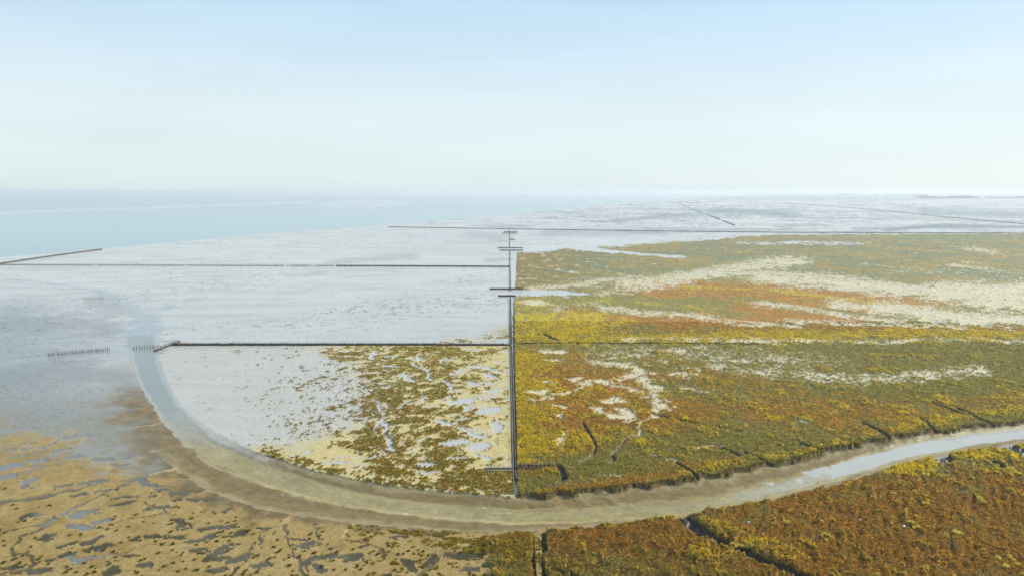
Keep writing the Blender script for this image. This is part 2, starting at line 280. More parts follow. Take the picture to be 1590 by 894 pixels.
    hzn = ss(314, 303, v)*ss(850, 1250, u)*(~sea); col = mix(col, lin(140,146,140,GAIN), .8*hzn); wet = wet*(1-.7*hzn)
    fm = far*ss(.0, .6, n3*.6+n2*.5+n1*.3)*ss(700, 1000, u); col = mix(col, lin(150,142,120,GAIN), .55*fm); wet = wet*(1-.35*fm)
    stl = paint(u, v, [(2.6,[(1380,357),(1450,351),(1600,353),(1900,353)],.85),(3,[(1330,356),(1400,355)],.5),(5,[(1440,328),(1590,335),(1900,340)],.6),(3,[(960,343),(1060,334),(1110,332)],.5),(4,[(1110,328),(1180,330),(1230,335)],.55),(5,[(850,362),(960,361),(1020,358)],.35)], n2, .6)
    col = mix(col, lin(112,124,130,GAIN), stl); wet = wet*(1-.6*stl)
    # grey stiff mud patches in the fields
    gl = paint(u, v, [(14,[(-200,500),(0,500),(150,505)],.8),(12,[(-200,600),(0,590),(90,575),(180,580)],.75),(6,[(150,465),(190,480)],.5),(4,[(520,408),(580,402),(640,398)],.55),(6,[(740,365),(780,372)],.5),(1.3,[(-200,566),(0,557),(75,551)],.7),(3,[(760,405),(790,403)],.6),(3,[(450,428),(500,425)],.4)], n1, .8)
    col = mix(col, c_mudd, gl); wet = wet - .18*gl
    lft = ss(330, -40, u + 60*n1)*ss(430, 500, v)*(~sea)  # left flats darkened and blued in colour, away from the sun glare
    col = mix(col, lin(118,122,120,GAIN), .75*lft); wet = mixs(wet, .80 - .45*ss(.35,.8,n3*.8+n5*.4), lft*.9)
    ldash = lft*ss(.55, .85, n3*.8+n2*.5); col = mix(col, c_fleck*.9, .7*ldash)
    # tan flecks in the big field
    tf = paint(u, v, [(14,[(500,495),(620,480),(740,465)],1),(10,[(250,515),(420,505),(560,505)],.7),(10,[(700,440),(780,425)],.5),(8,[(150,470),(330,440),(420,430)],.5)], n1, .9)
    tfm = tf*ss(.30, .7, n3+.5*n2)
    col = mix(col, c_fleck, .8*tfm); wet = wet*(1-.5*tfm)
    # water film of the tidal gully running out of the channel
    gul = paint(u + 9*n2 + 10*n6, v + 1.5*n2 + 1.8*n6, [(8,[(222,542),(222,528),(224,514)]),(6,[(224,514),(225,500)]),(3.6,[(225,500),(212,484),(198,472)]),(2.2,[(198,472),(176,460),(150,451)],.85),(1.3,[(150,451),(120,446),(60,438),(0,433)],.6),(2.4,[(226,500),(243,484),(262,474)],.6),(1.2,[(262,474),(300,462)],.4),
        (1.1,[(205,478),(222,462),(232,452)],.5),(1.2,[(176,460),(160,470),(120,474)],.45),(1.1,[(200,505),(160,498),(110,500)],.45),(1.4,[(222,535),(180,545),(120,552),(40,556),(-60,560)],.5)], n2, .7, .5)
    col = mix(col, lin(150,160,160,GAIN), gul); wet = np.maximum(wet, gul)
    # ---- field B: sand, mud and low plants between the groyne and the channel
    inB = ss(535.5, 537, v)*(~south)*(u < fu-1)*(dCh < 0)*(u > 200)
    bx = np.interp(v, [537,575,620,655,685,700,760], [505,560,595,585,470,380,300])
    sandy = ss(-50, 60, (u-bx) + 45*n1 + 34*n2 + 16*n3)*inB
    col = mix(col, lin(206,196,172,GAIN), .55*inB*(1-sandy)); wet = np.where(inB > .5, wet*.86, wet)
    sandy = sandy*(1-.45*ss(.1, .8, n2*.7+n1*.5)); col = mix(col, c_sandB*(1+.08*n2+.08*n3+.07*n5)[:, None], sandy); wet = mixs(wet, .26+.1*n1, sandy)
    cov = np.interp(u, [395,470,540,590,700,730,790,800], [.05,.1,.30,.66,.62,.40,.18,.12])
    low = ss(26, 6, np.interp(u, pu*0+0 if False else [p[0] for p in N_EDGE], [p[1] for p in N_EDGE]) - v)*(u > 400)
    cov = np.maximum(cov, low*np.interp(u, [380,420,560,700,800], [.2,.5,.55,.7,.8]))
    cov = np.maximum(cov, paint(u, v, [(14,[(705,745),(760,752),(795,752)],.9),(7,[(725,737),(785,737)],.85),(4,[(515,547),(550,548)],.75),(3,[(520,556),(550,558)],.8),(8,[(660,545),(700,548)],.8)], n2))
    cov = cov*inB
    nv = .5+.5*np.clip(n6*.55+n2*.5+n3*.6+n5*.35, -1, 1)
    vegB = ss(-.06, .10, cov*.95 - nv)*inB
    upB = paint(u, v, [(5,[(690,531),(740,528),(795,520)],.55),(8,[(770,520),(795,512)],.6)], n2)*(u < fu-1)*(v < 535)
    vegB = np.maximum(vegB, upB*ss(.0, .3, n2+.6*n3)); sand_up = np.maximum(0, upB-.1)
    col = mix(col, c_sandB, sand_up*.8); wet = wet*(1-.6*sand_up)
    poolB = paint(wu, wv_, [(a*.64, b) for a, b in POOL_B], n2*.6+n3*.6, .22, .6)*inB
    vegB = vegB*(1-poolB)
    spk = (n5 + .5*n2 > 1.02)*(1-sandy)*inB*ss(330, 470, u); vegB = np.maximum(vegB, spk*.9)
    col = mix(col, mix(np.tile(c_vegB, (n,1)), c_rust, np.clip(n1*.6, 0, .5)), vegB*.8); wet = wet*(1-.8*vegB)
    col = mix(col, c_poolB, poolB); wet = np.maximum(wet, poolB)
    # ---- field D: the sand flat in front, left of the channel
    inD = ((south | ((u < 190) & (v > 560))) & (dCh < 0)) | ((dCh >= 0) & (dWa < 0) & (dS < dN) & (u < 340))
    sd = ss(-22, 22, (v-np.interp(u, [-200,0,110,190,260], [655,668,690,715,728])) + 22*n1 + 14*n2)*inD
    tD = np.clip(.5+.5*n1+.3*n2, 0, 1)
    cD = mix(mix(np.tile(c_sandD, (n,1)), c_sandD2, np.clip(n6*.9, 0, 1)), c_sandD3, np.clip(-n1*.7-.1, 0, .8))
    cD = cD*(1+.10*n3+.10*n5+.07*n2)[:, None]; cD = mix(cD, c_brown*1.15, .55*ss(.35, .9, n2*.7+n6*.5+n3*.3))
    gre = inD*(1-sd)*ss(545, 660, v)
    col = mix(col, mix(np.tile(lin(150,148,134,GAIN), (n,1)), c_brown*1.2, np.clip(.35*(n2+n1)+ss(560,700,v)*.4, 0, .8)), gre*.85)
    wet = mixs(wet, .58+.15*n2 - .35*ss(.3,.8,n3+.4*n5), gre)
    col = mix(col, cD, sd); wet = mixs(wet, .14+.08*n2, sd)
    # brown, wet slope along the channel
    wdt = np.interp(u, [100,200,300,400,500,700,835,850], [80,80,46,26,16,11,5,0])
    vS = np.interp(u, pu, pv)
    slope = inD*ss(1.0, .1, (v-vS)/np.maximum(wdt, 1) + .45*n1 + .2*n2)*(u < 838)
    lw = inD*(u < 215)*(v > 590)*(v < 760)*ss(100, 190, u)
    slope = np.maximum(slope, lw*ss(.9, .2, (v-690)/40+.5*n1)*.8)
    slope = slope*ss(120, 235, u+45*n1+25*n2)*ss(560, 650, v+25*n1)
    cs = mix(np.tile(c_brown, (n,1)), c_or*.55, np.clip(.5*n2+.3*n1, 0, .6))
    cs = cs*(1+.16*n2+.12*n3+.10*n5)[:, None]; col = mix(col, cs, slope*.9); wet = mixs(wet, .30+.15*n2, slope*.9)
    poolD = np.maximum(paint(wu, wv_, [(a*.80, b) for a, b in POOL_D], n2*.6+n3*.6, .34, .6), paint(wu, wv_, [(a*.7, b) for a, b in CREEK_D], n2, .5, .6)*.8)*inD
    npool = ss(.72, .82, n6*.8+n2*.35)*sd*ss(760, 690, v)
    poolD = np.maximum(poolD, npool*inD*.9)
    blu = np.clip(ss(800, 700, v) + paint(u, v, [(14,[(115,800),(140,815)]),(7,[(120,870),(150,865)]),(10,[(0,725),(30,740)])], n2, .8), 0, 1)
    col = mix(col, mix(mix(np.tile(c_pool, (n,1)), lin(104,98,76,GAIN), np.clip(.3+n1, 0, 1)), lin(128,124,108,GAIN), blu)*(1+.1*n3[:, None]), poolD); wet = mixs(wet, .20 + .7*blu, poolD)
    pale = paint(wu, wv_, PALE_D, n2, .5, .6)
    col = mix(col, c_sandD2*1.15, pale*.75)  # light rills, two of them a sunlit gully bank painted pale
    dots = (n5 + .4*n2 > 1.06)*sd*(1-poolD)*ss(690, 760, v)
    vegD = ss(.0, .1, paint(u, v, [(6,[(560,820),(650,827),(760,830)],.40),(24,[(760,845),(790,850)],.6),(30,[(640,850),(720,860)],.20),(20,[(600,880),(760,890)],.24),(8,[(700,850),(800,840)],.5)], n1)*1.2 - (.5+.5*np.clip(n2*.8+n3*.5, -1, 1)))*inD*(1-poolD)*(v > 815)
    col = mix(col, c_vegB, vegD*.85)
    # ---- channel bed and banks
    inC = dCh > 0
    fade = np.where(u < 470, ss(600, 715, v + 8*n2 + 6*n1), 1.0)*np.where(dWa < 0, ss(205, 290, u + 10*n1), 1); mouth = ss(-1.0, .6, dWa + .5*n2)*(1-fade)*(u < 470)
    bd = np.clip(dCh, 0, 8)
    cb = mix(np.tile(c_bank, (n,1)), c_brown*1.25, ss(.5, 2.5, bd + 1.2*n1)); cb = mix(cb, c_mud*.8, ss(470, 330, u)*(dN < ss(0,1,dN*0)+99)*(dN < 8)*.8); cb = mix(cb, c_bed*(1+.12*n6[:, None]), ss(-.7, .6, dWa)); cb = mix(cb, lin(206,186,126,GAIN), ss(1.0, .2, np.abs(dWa+.1))*(dN > 9)*.55)
    cb = cb*(1+.09*n2+.10*n3+.09*n5+.10*vn(dWa*1.5, u/60., 55)+.08*vn(dWa*3.7, u/25., 56))[:, None]; col = mix(col, cb, inC*fade); col = mix(col, lin(136,140,126,GAIN), mouth*.9); col = mix(col, lin(196,190,168,GAIN), ss(.9, .1, np.abs(dWa-.4))*(1-fade)*(u < 470)*(v > 545)*.5)
    wet = mixs(wet, .30+.24*ss(-1, .5, dWa)+.1*n2, inC*fade); wet = np.maximum(wet, mouth)
    wet = np.where(inC & (dWa < 1.4) & (u > 800), np.minimum(wet, .30 + .25*ss(1150, 1400, u)*(dS < dN)), wet)
    shoal = ss(1420, 1040, u + 60*n1)
    shm = inC*ss(.2, 1.6, dWa)*(1-shoal)**.7*(u > 800); col = mix(col, lin(200,194,176,GAIN), .8*shm)
    # ---- marsh vegetation
    tp = np.zeros((n, 5), np.float32)   # rust, yellow, olive, cream, tan
    k = np.nonzero(marsh > .02)[0]
    if len(k):
        U, V = um[k], vm[k]; a1, a2, a3, a6, a5 = n1[k], n2[k], n3[k], n6[k], n5[k]
        near = ss(500, 560, V); hi = ss(470, 425, V)
        fine = .34*a3 + .26*a5 + .22*a2
        r = paint(U, V, RUST, a1, 1.1, .7); yl = paint(U, V, YELL, a1*.5+a2*.6, .9, .7); ol = paint(U, V, OLIVE, a1, 1.2, .6)
        cr = paint(U + 7*a2 + 5*a6, V + 1.6*a6 + .8*a2, [(it[0]*1.12,)+tuple(it[1:]) for it in CREAM], a2*.4+a1*.3, 1.05, .5)
        r = np.minimum(r*(1+.25*ss(520,490,V)), 1.1); r = .35*ss(.15, .85, r*.85 + .15*a6 + .1*a1 + .06) + .65*ss(.30, .70, r*.85 + fine*.8 + .05); ol = ss(.3, .7, ol + fine*.6)
        spot = ss(.50, .95, a2*.5+a6*.6+a3*.2+.1)*near*.6*(1-.45*mS[k]); yl = np.maximum(yl, spot)
        yl = .3*ss(.2, .9, yl*.9 + .16*a6) + .7*ss(.36, .66, yl*.9 + fine*.8 + .20*a6 + .1*a2)
        g_up = lin(138,140,98,GAIN)
        base = mix(np.tile(c_oliv, (len(k),1)), c_ggrn, .35*ss(.1,.8,a1+a6*.4)*near)
        upc = mix(mix(np.tile(g_up, (len(k),1)), c_tan, ss(-.45, .65, .6*a1+.3*n4[k]+.5*a2+.45*a3)), lin(150,122,58,GAIN), ss(960, 800, U)*.6)
        base = mix(base, upc, hi)
        c = mix(base, mix(np.tile(c_rust, (len(k),1)), c_yel*.85, np.clip(.14+.35*a6+.2*a2, 0, .5)*(1-.7*mS[k])*(1-.75*ss(520,490,V)))*(1+.18*a3[:, None])*(1-.20*mS[k])[:, None], r*.85)
        c = mix(c, c_oliv*.95, ol*.8*(1-.3*r))
        c = mix(c, mix(np.tile(c_yel, (len(k),1)), c_oliv, np.clip(.12+.45*a2+.35*a3, 0, .6))*(1+.15*a3[:, None]), yl*.88)
        # pale bare sand: cover fraction against fine noise
        nn = .5+.5*np.clip(.35*a2+.6*a3+.65*a5+.2*a6, -1, 1)
        crm = ss(-.12, .22, cr*1.02 - nn)*.95
        crm = np.maximum(crm, ss(.42, .80, a2*.55+a3*.5+a5*.25)*hi*ss(1040, 880, U)*.8)
        crm = np.maximum(crm, ss(.75, 1.05, a2*.6+a3*.5+.2*a6)*.6*ss(.3,.0,near))
        c = mix(c, c_cream, crm)
        wsp = ss(.85, 1.0, a2*.7+a6*.7)*hi*ss(1000, 880, U)
        crk = cre[k]
        c = mix(c, c_dark, ss(.25, .6, crk))
        c = c*(1+.20*a5[:, None]*(.4+.6*near[:, None]) + .14*a3[:, None])*(1+.10*jit[k][:, None])
        col[k] = mix(col[k], c, ss(.25, .6, marsh[k]))
        wet[k] = mixs(wet[k], .05 + .12*crm + .8*wsp, marsh[k]); wet[k] = np.maximum(wet[k], .35*ss(.4,.8,crk))
        tp[k, 0] = r*(1-yl); tp[k, 1] = yl; tp[k, 2] = (1-r)*(1-yl); tp[k, 3] = crm
    cream = tp[:, 3]
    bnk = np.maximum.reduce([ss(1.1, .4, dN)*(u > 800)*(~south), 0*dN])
    col = mix(col, c_dark*(2.0+.9*n3[:, None]), bnk*.75); wet = mixs(wet, .1, bnk)  # dark bank mud, with the camera-facing bank's shade painted in
    # ---- ditches beside the long groyne; the left one carries the groyne's shadow in its colour
    du = (u-fu); ns = ss(440, 520, v)
    dl = .7*ns*ss(1.3, .6, np.abs(du+3.2+.3*n2))*(v < 752)*(u < 800); dr = ns*ss(1.9, .8, np.abs(du-3.4-.7*n2))*(v < 752)
    dx_ = paint(u, v, [(1.6,[(755,731.5),(775,731.5),(794,731.5)]),(1.5,[(806,731),(850,731),(862,730)])], n2, .4, .2)
    dit = np.maximum.reduce([dl, dr, dx_])
    dwet = dit*ss(.45, .8, n1+.3*n2)
    col = mix(col, c_dark*1.2, dit*.9); col = mix(col, c_poolB*.7, dwet); wet = mixs(wet, .35, dit*.9); wet = np.maximum(wet, dwet)
    # ---- heights (metres)
    z = np.zeros(n)
    z += .035*n2 + .02*n3*(D < 500)
    z -= .05*gul + .03*ss(.5, .8, wet)
    z += .22*sandy*inB*0.6 + .12*vegB
    z += inD*.15*ss(0, 6, -dCh)*ss(548, 680, v)
    z -= np.maximum(poolB*.06, poolD*.10)
    z = np.where(poolB > .6, -.02, z); z = np.where((poolD > .7), .02, z)
    z += pale*.10
    zc = -.16*bd**.8 - .22*ss(-1.0, 1.2, dWa)
    zc = np.maximum(zc, -(.565 + .13*(1-shoal)**1.5 + .035*n1 + .03*n2)); wet = np.where(inC, mixs(wet, .92, (1-shoal)**.5*ss(1.2, 2.2, dWa)), wet)
    z = np.where(inC, np.maximum(zc, -.95)*fade - .03*mouth, z)
    hum = (.11*n2 + .08*n3 + .08*n6 + .05*n5)
    asp = mnoise_ridge(x, y)
    mh = zr*(1 + 0*hum) + hum*np.clip(D/250, .6, 1.4) + .20*tp[:, 1] - .20*cream + asp*.42*mS
    z = z*(1-marsh) + marsh*mh
    z -= marsh*cre*np.where(v > 740, 1.0, .62)
    z -= dit*.45*(1-.3*marsh)
    z = np.where(sea, np.minimum(-.45 - .004*np.clip((shore-v), 0, 40)*30, -.45), z)
    bar = sea*paint(u, v, [(2.6,[(-200,336),(0,331),(120,326),(250,322),(400,317),(480,314)]),(1.8,[(480,319),(560,316),(640,313)]),(6,[(520,318),(560,317),(615,317)],1),(.6,[(20,356),(110,346),(180,340)],.5),(.8,[(600,333),(700,327),(800,322)],.5),(1.2,[(660,315),(760,311),(900,306)],.7)], n1, .5, .4)
    z = np.where(bar > .5, -.12, z); col = mix(col, lin(208,214,214,GAIN), bar)
    wet = np.where(bar > .5, .7, wet)
    out.update(u=u, v=v, col=np.clip(col, .004, .9), wet=np.clip(wet, 0, 1), z=z, marsh=marsh*(1-ss(.2,.5,cre)), tp=tp, vegB=vegB, vegD=vegD, dots=dots, poolD=poolD, sd=sd, sea=sea, inD=inD, inC=inC, dN=dN, bnk=bnk, dCh=dCh, n2=n2, n1=n1, dit=dit, mS=mS)
    return out
def mixs(a, b, t): return a + (b-a)*t
def mnoise_ridge(x, y):
    # wind-combed ridges of tall grass: long along one bearing
    a = R(-52); ca, sa = math.cos(a), math.sin(a)
    p = x*ca - y*sa; q = x*sa + y*ca
    return vn(p/3.4, q/.85, 77)*.8 + vn(p/1.6, q/.5, 78)*.5

# ------------------------------------------------------------------ materials
def new_mat(name):
    m = bpy.data.materials.new(name); m.use_nodes = True; t = m.node_tree; t.nodes.clear()
    o = t.nodes.new('ShaderNodeOutputMaterial'); return m, t, o
def link(t, a, b): t.links.new(a, b)
def mat_ground():
    m, t, o = new_mat('tidal_ground')
    b = t.nodes.new('ShaderNodeBsdfPrincipled'); link(t, b.outputs[0], o.inputs['Surface'])
    a = t.nodes.new('ShaderNodeAttribute'); a.attribute_name = 'tint'
    wq = t.nodes.new('ShaderNodeAttribute'); wq.attribute_name = 'wet'
    geo = t.nodes.new('ShaderNodeNewGeometry')
    n1 = t.nodes.new('ShaderNodeTexNoise'); n1.inputs['Scale'].default_value = 2.3; n1.inputs['Detail'].default_value = 5
    link(t, geo.outputs['Position'], n1.inputs['Vector'])
    mr = t.nodes.new('ShaderNodeMapRange'); mr.inputs['To Min'].default_value = .88; mr.inputs['To Max'].default_value = 1.12
    mr.inputs['From Min'].default_value = .3; mr.inputs['From Max'].default_value = .7
    link(t, n1.outputs['Fac'], mr.inputs['Value'])
    mul = t.nodes.new('ShaderNodeVectorMath'); mul.operation = 'SCALE'
    link(t, a.outputs['Color'], mul.inputs[0]); link(t, mr.outputs[0], mul.inputs['Scale'])
    link(t, mul.outputs[0], b.inputs['Base Color'])
    rr = t.nodes.new('ShaderNodeMapRange'); rr.inputs['To Min'].default_value = .75; rr.inputs['To Max'].default_value = .10
    link(t, wq.outputs['Fac'], rr.inputs['Value']); link(t, rr.outputs[0], b.inputs['Roughness'])
    sr = t.nodes.new('ShaderNodeMapRange'); sr.inputs['To Min'].default_value = .05; sr.inputs['To Max'].default_value = .55
    sr.inputs['From Min'].default_value = .1; sr.inputs['From Max'].default_value = .7
    link(t, wq.outputs['Fac'], sr.inputs['Value']); link(t, sr.outputs[0], b.inputs['Specular IOR Level'])
    bu = t.nodes.new('ShaderNodeBump'); bu.inputs['Distance'].default_value = .05
    br = t.nodes.new('ShaderNodeMapRange'); br.inputs['To Min'].default_value = .9; br.inputs['To Max'].default_value = .02
    link(t, wq.outputs['Fac'], br.inputs['Value']); link(t, br.outputs[0], bu.inputs['Strength'])
    link(t, n1.outputs['Fac'], bu.inputs['Height']); link(t, bu.outputs[0], b.inputs['Normal'])
    return m
def mat_water(name, col, rough, bscale, bstr, streak=None):
    m, t, o = new_mat(name)
    b = t.nodes.new('ShaderNodeBsdfPrincipled'); link(t, b.outputs[0], o.inputs['Surface'])
    b.inputs['Roughness'].default_value = rough; b.inputs['IOR'].default_value = 1.33
    geo = t.nodes.new('ShaderNodeNewGeometry')
    n = t.nodes.new('ShaderNodeTexNoise'); n.inputs['Scale'].default_value = bscale; n.inputs['Detail'].default_value = 4
    link(t, geo.outputs['Position'], n.inputs['Vector'])
    bu = t.nodes.new('ShaderNodeBump'); bu.inputs['Strength'].default_value = bstr; bu.inputs['Distance'].default_value = .1
    link(t, n.outputs['Fac'], bu.inputs['Height']); link(t, bu.outputs[0], b.inputs['Normal'])
    n2 = t.nodes.new('ShaderNodeTexNoise'); n2.inputs['Scale'].default_value = streak or .12; n2.inputs['Detail'].default_value = 6
    link(t, geo.outputs['Position'], n2.inputs['Vector'])
    cr = t.nodes.new('ShaderNodeMix'); cr.data_type = 'RGBA'
    cr.inputs['A'].default_value = (*(c*.82 for c in col), 1); cr.inputs['B'].default_value = (*(c*1.2 for c in col), 1)
    link(t, n2.outputs['Fac'], cr.inputs['Factor']); link(t, cr.outputs['Result'], b.inputs['Base Color'])
    return m
def mat_plant(name, transl=.35):
    m, t, o = new_mat(name)
    a = t.nodes.new('ShaderNodeAttribute'); a.attribute_name = 'tint'
    geo = t.nodes.new('ShaderNodeNewGeometry')
    n = t.nodes.new('ShaderNodeTexNoise'); n.inputs['Scale'].default_value = 1.7; n.inputs['Detail'].default_value = 3
    link(t, geo.outputs['Position'], n.inputs['Vector'])
    mr = t.nodes.new('ShaderNodeMapRange'); mr.inputs['To Min'].default_value = .8; mr.inputs['To Max'].default_value = 1.2
    link(t, n.outputs['Fac'], mr.inputs['Value'])
    mul = t.nodes.new('ShaderNodeVectorMath'); mul.operation = 'SCALE'
    link(t, a.outputs['Color'], mul.inputs[0]); link(t, mr.outputs[0], mul.inputs['Scale'])
    d = t.nodes.new('ShaderNodeBsdfDiffuse'); tr = t.nodes.new('ShaderNodeBsdfTranslucent'); mx = t.nodes.new('ShaderNodeMixShader')
    mx.inputs['Fac'].default_value = transl
    link(t, mul.outputs[0], d.inputs['Color']); link(t, mul.outputs[0], tr.inputs['Color'])
    link(t, d.outputs[0], mx.inputs[1]); link(t, tr.outputs[0], mx.inputs[2]); link(t, mx.outputs[0], o.inputs['Surface'])
    return m
def mat_simple(name, c1, c2, scale, rough=.85):
    m, t, o = new_mat(name)
    b = t.nodes.new('ShaderNodeBsdfPrincipled'); link(t, b.outputs[0], o.inputs['Surface']); b.inputs['Roughness'].default_value = rough
    b.inputs['Specular IOR Level'].default_value = .15
    geo = t.nodes.new('ShaderNodeNewGeometry')
    n = t.nodes.new('ShaderNodeTexNoise'); n.inputs['Scale'].default_value = scale; n.inputs['Detail'].default_value = 5
    link(t, geo.outputs['Position'], n.inputs['Vector'])
    cr = t.nodes.new('ShaderNodeValToRGB'); e = cr.color_ramp.elements
    e[0].position = .35; e[0].color = (*c1, 1); e[1].position = .65; e[1].color = (*c2, 1)
    link(t, n.outputs['Fac'], cr.inputs['Fac']); link(t, cr.outputs[0], b.inputs['Base Color'])
    return m
M_GROUND = mat_ground()
M_SEA = mat_water('sea_water', (.05,.18,.21), .12, .35, .25, .004)
M_CHAN = mat_water('silty_water', (.36,.345,.285), .07, 1.1, .04, .10)
M_PLANT = mat_plant('marsh_plants', .48)
M_BLEACH_LIT = mat_simple('bleached_toplit_post', (.30,.27,.21), (.55,.50,.42), 6)  # near posts: pale wear plus light on their tops, both in the colour
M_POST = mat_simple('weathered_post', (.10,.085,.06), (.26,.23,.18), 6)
M_BRUSH = mat_simple('brushwood', (.018,.014,.009), (.06,.047,.03), 5)
M_FOREST = mat_simple('distant_foliage', (.018,.035,.016), (.05,.075,.03), .08)

# ------------------------------------------------------------------ mesh helpers
def mesh_np(name, verts, faces_flat, loop_tot, mat, attrs=None, smooth=False):
    me = bpy.data.meshes.new(name)
    me.vertices.add(len(verts)); me.vertices.foreach_set('co', np.ascontiguousarray(verts, np.float32).ravel())
    me.loops.add(len(faces_flat)); me.loops.foreach_set('vertex_index', np.ascontiguousarray(faces_flat, np.int32))
    nf = len(loop_tot); me.polygons.add(nf)
    st = np.concatenate([[0], np.cumsum(loop_tot)[:-1]]).astype(np.int32)
    me.polygons.foreach_set('loop_start', st)
    me.polygons.foreach_set('use_smooth', np.full(nf, smooth, bool))
    for an, arr in (attrs or {}).items():
        if arr.ndim == 2:
            at_ = me.attributes.new(an, 'FLOAT_COLOR', 'POINT')
            at_.data.foreach_set('color', np.concatenate([arr, np.ones((len(arr), 1))], 1).astype(np.float32).ravel())
        else:
            at_ = me.attributes.new(an, 'FLOAT', 'POINT'); at_.data.foreach_set('value', arr.astype(np.float32))
    me.update(calc_edges=True); me.materials.append(mat)
    return me
def link_obj(name, me, parent=None, loc=(0,0,0)):
    o = bpy.data.objects.new(name, me); COL.objects.link(o); o.location = loc
    if parent: o.parent = parent
    return o
def tag(o, label=None, cat=None, group=None, kind=None):
    if label: o['label'] = label
    if cat: o['category'] = cat
    if group: o['group'] = group
    if kind: o['kind'] = kind
    return o
def quads(ny, nx):
    i = np.arange(ny*nx).reshape(ny, nx)
    return np.stack([i[:-1, :-1], i[1:, :-1], i[1:, 1:], i[:-1, 1:]], -1).reshape(-1)

# ------------------------------------------------------------------ ground: one sheet out to the horizon, finer near the camera
us = np.concatenate([[-9000,-5000,-3000,-2000,-1400,-1000,-750,-600,-480], np.arange(-380,-150,4), np.arange(-150,1740,1.0), np.arange(1740,1980,4), [2100,2250,2450,2800,3300,4200,6000,10000]])
vs = np.concatenate([[298.8,299.1,299.5], np.arange(300,312,.5), np.arange(312,905,.9), np.arange(905,1000,3), [1015,1040,1080,1150,1260,1450,1800,2400]])
UU, VV = np.meshgrid(us, vs)
gx, gy = at(UU.ravel(), VV.ravel())
F = classify(gx, gy)
gv = np.stack([gx, gy, F['z']], 1)
fq = quads(len(vs), len(us))
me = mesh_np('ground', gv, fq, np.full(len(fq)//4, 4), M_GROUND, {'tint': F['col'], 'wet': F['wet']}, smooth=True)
ground = link_obj('ground', me); tag(ground, kind='structure', label='tidal flat of wet mud, sand and salt marsh running to the horizon')
gz_grid = F['z'].reshape(len(vs), len(us))
def ground_z(x, y):
    x = np.atleast_1d(np.asarray(x, float)); y = np.atleast_1d(np.asarray(y, float))
    u, v = proj(x, y)
    i = np.clip(np.searchsorted(vs, v)-1, 0, len(vs)-2); j = np.clip(np.searchsorted(us, u)-1, 0, len(us)-2)
    fv = np.clip((v-vs[i])/(vs[i+1]-vs[i]), 0, 1); fu_ = np.clip((u-us[j])/(us[j+1]-us[j]), 0, 1)
    g = gz_grid
    return (g[i, j]*(1-fu_)+g[i, j+1]*fu_)*(1-fv) + (g[i+1, j]*(1-fu_)+g[i+1, j+1]*fu_)*fv

# sea: a sheet at low-water level, seaward of the shore
su = np.array([-9000,-3000,-300,0,160,400,560,640,720,800,880,960,1060,1200,1500,10000], float)
sv = np.interp(su, SHORE_U, SHORE_V) + 14
sv[-3:] = 303; sv[0] = 900
x0, y0 = at(su, sv); f0 = 1.0
rows = []
for f in (0, .02, .06, .15, .3, .6, 1.0):
    x1, y1 = at(su, np.full(su.shape, 299.0))
    rows.append(np.stack([x0+(x1-x0)*f, y0+(y1-y0)*f, np.full(su.shape, -.25)], 1))
sverts = np.concatenate(rows); fqs = quads(7, len(su))[::-1]
sea_o = link_obj('sea', mesh_np('sea', sverts, fqs, np.full(len(fqs)//4, 4), M_SEA)); tag(sea_o, kind='structure', label='pale blue sea beyond the mud flats')
# channel water: a level sheet inside the channel
def resamp(p, m):
    p = np.array(p); s = np.concatenate([[0], np.cumsum(np.hypot(*np.diff(p, axis=0).T))]); q = np.linspace(0, s[-1], m)
    return np.stack([np.interp(q, s, p[:, 0]), np.interp(q, s, p[:, 1])], 1)
M_ = 160
a_ = resamp(T_W, M_); b_ = resamp(B_W, M_)
# pair the two shores by nearest station along the channel
rowsw = []
for f in np.linspace(-.35, 1.35, 8):
    p = a_ + (b_-a_)*f; rowsw.append(np.concatenate([p, np.full((M_, 1), -.62)], 1))
wv = np.concatenate(rowsw); fqw = quads(8, M_)
ch = link_obj('channel_water', mesh_np('channel_water', wv, fqw, np.full(len(fqw)//4, 4), M_CHAN)); tag(ch, kind='structure', label='silty water in the curved tidal channel')

# ------------------------------------------------------------------ vegetation carpets
def tuft_templates(kind, seed):
    r = np.random.default_rng(seed); T = []
    for _ in range(6):
        V = []; Fc = []; H = []
        nb = {'grass': 9, 'bush': 9}[kind]
        for b in range(nb):
            a = r.uniform(0, 2*math.pi); rad = r.uniform(0, .32)
            bx, by = rad*math.cos(a), rad*math.sin(a)
            a2 = a + r.normal(0, .6); ln = r.uniform(.7, 1.15)
            lean = r.uniform(.1, .45) if kind == 'grass' else r.uniform(.25, .75)
            tx, ty, tz = bx+lean*math.cos(a2), by+lean*math.sin(a2), ln*(1 if kind == 'grass' else .8)
            wd = r.uniform(.10, .17) if kind == 'grass' else r.uniform(.2, .34)
            wa = r.uniform(0, math.pi); wx, wy = wd*math.cos(wa)/1, wd*math.sin(wa)
            mx_, my_, mz_ = bx+(tx-bx)*.4, by+(ty-by)*.4, tz*.62
            i = len(V)
            if kind == 'grass':
                V += [(bx-wx/2, by-wy/2, -.12), (bx+wx/2, by+wy/2, -.12), (mx_+wx/2, my_+wy/2, mz_), (mx_-wx/2, my_-wy/2, mz_), (tx, ty, tz)]
                Fc += [(i, i+1, i+2, i+3), (i+3, i+2, i+4)]
            else:
                V += [(bx, by, -.1), (mx_+wx/2, my_+wy/2, mz_*.8), (tx, ty, tz), (mx_-wx/2, my_-wy/2, mz_*.8)]
                Fc += [(i, i+1, i+2, i+3)]
        T.append((np.array(V), Fc))
    return T
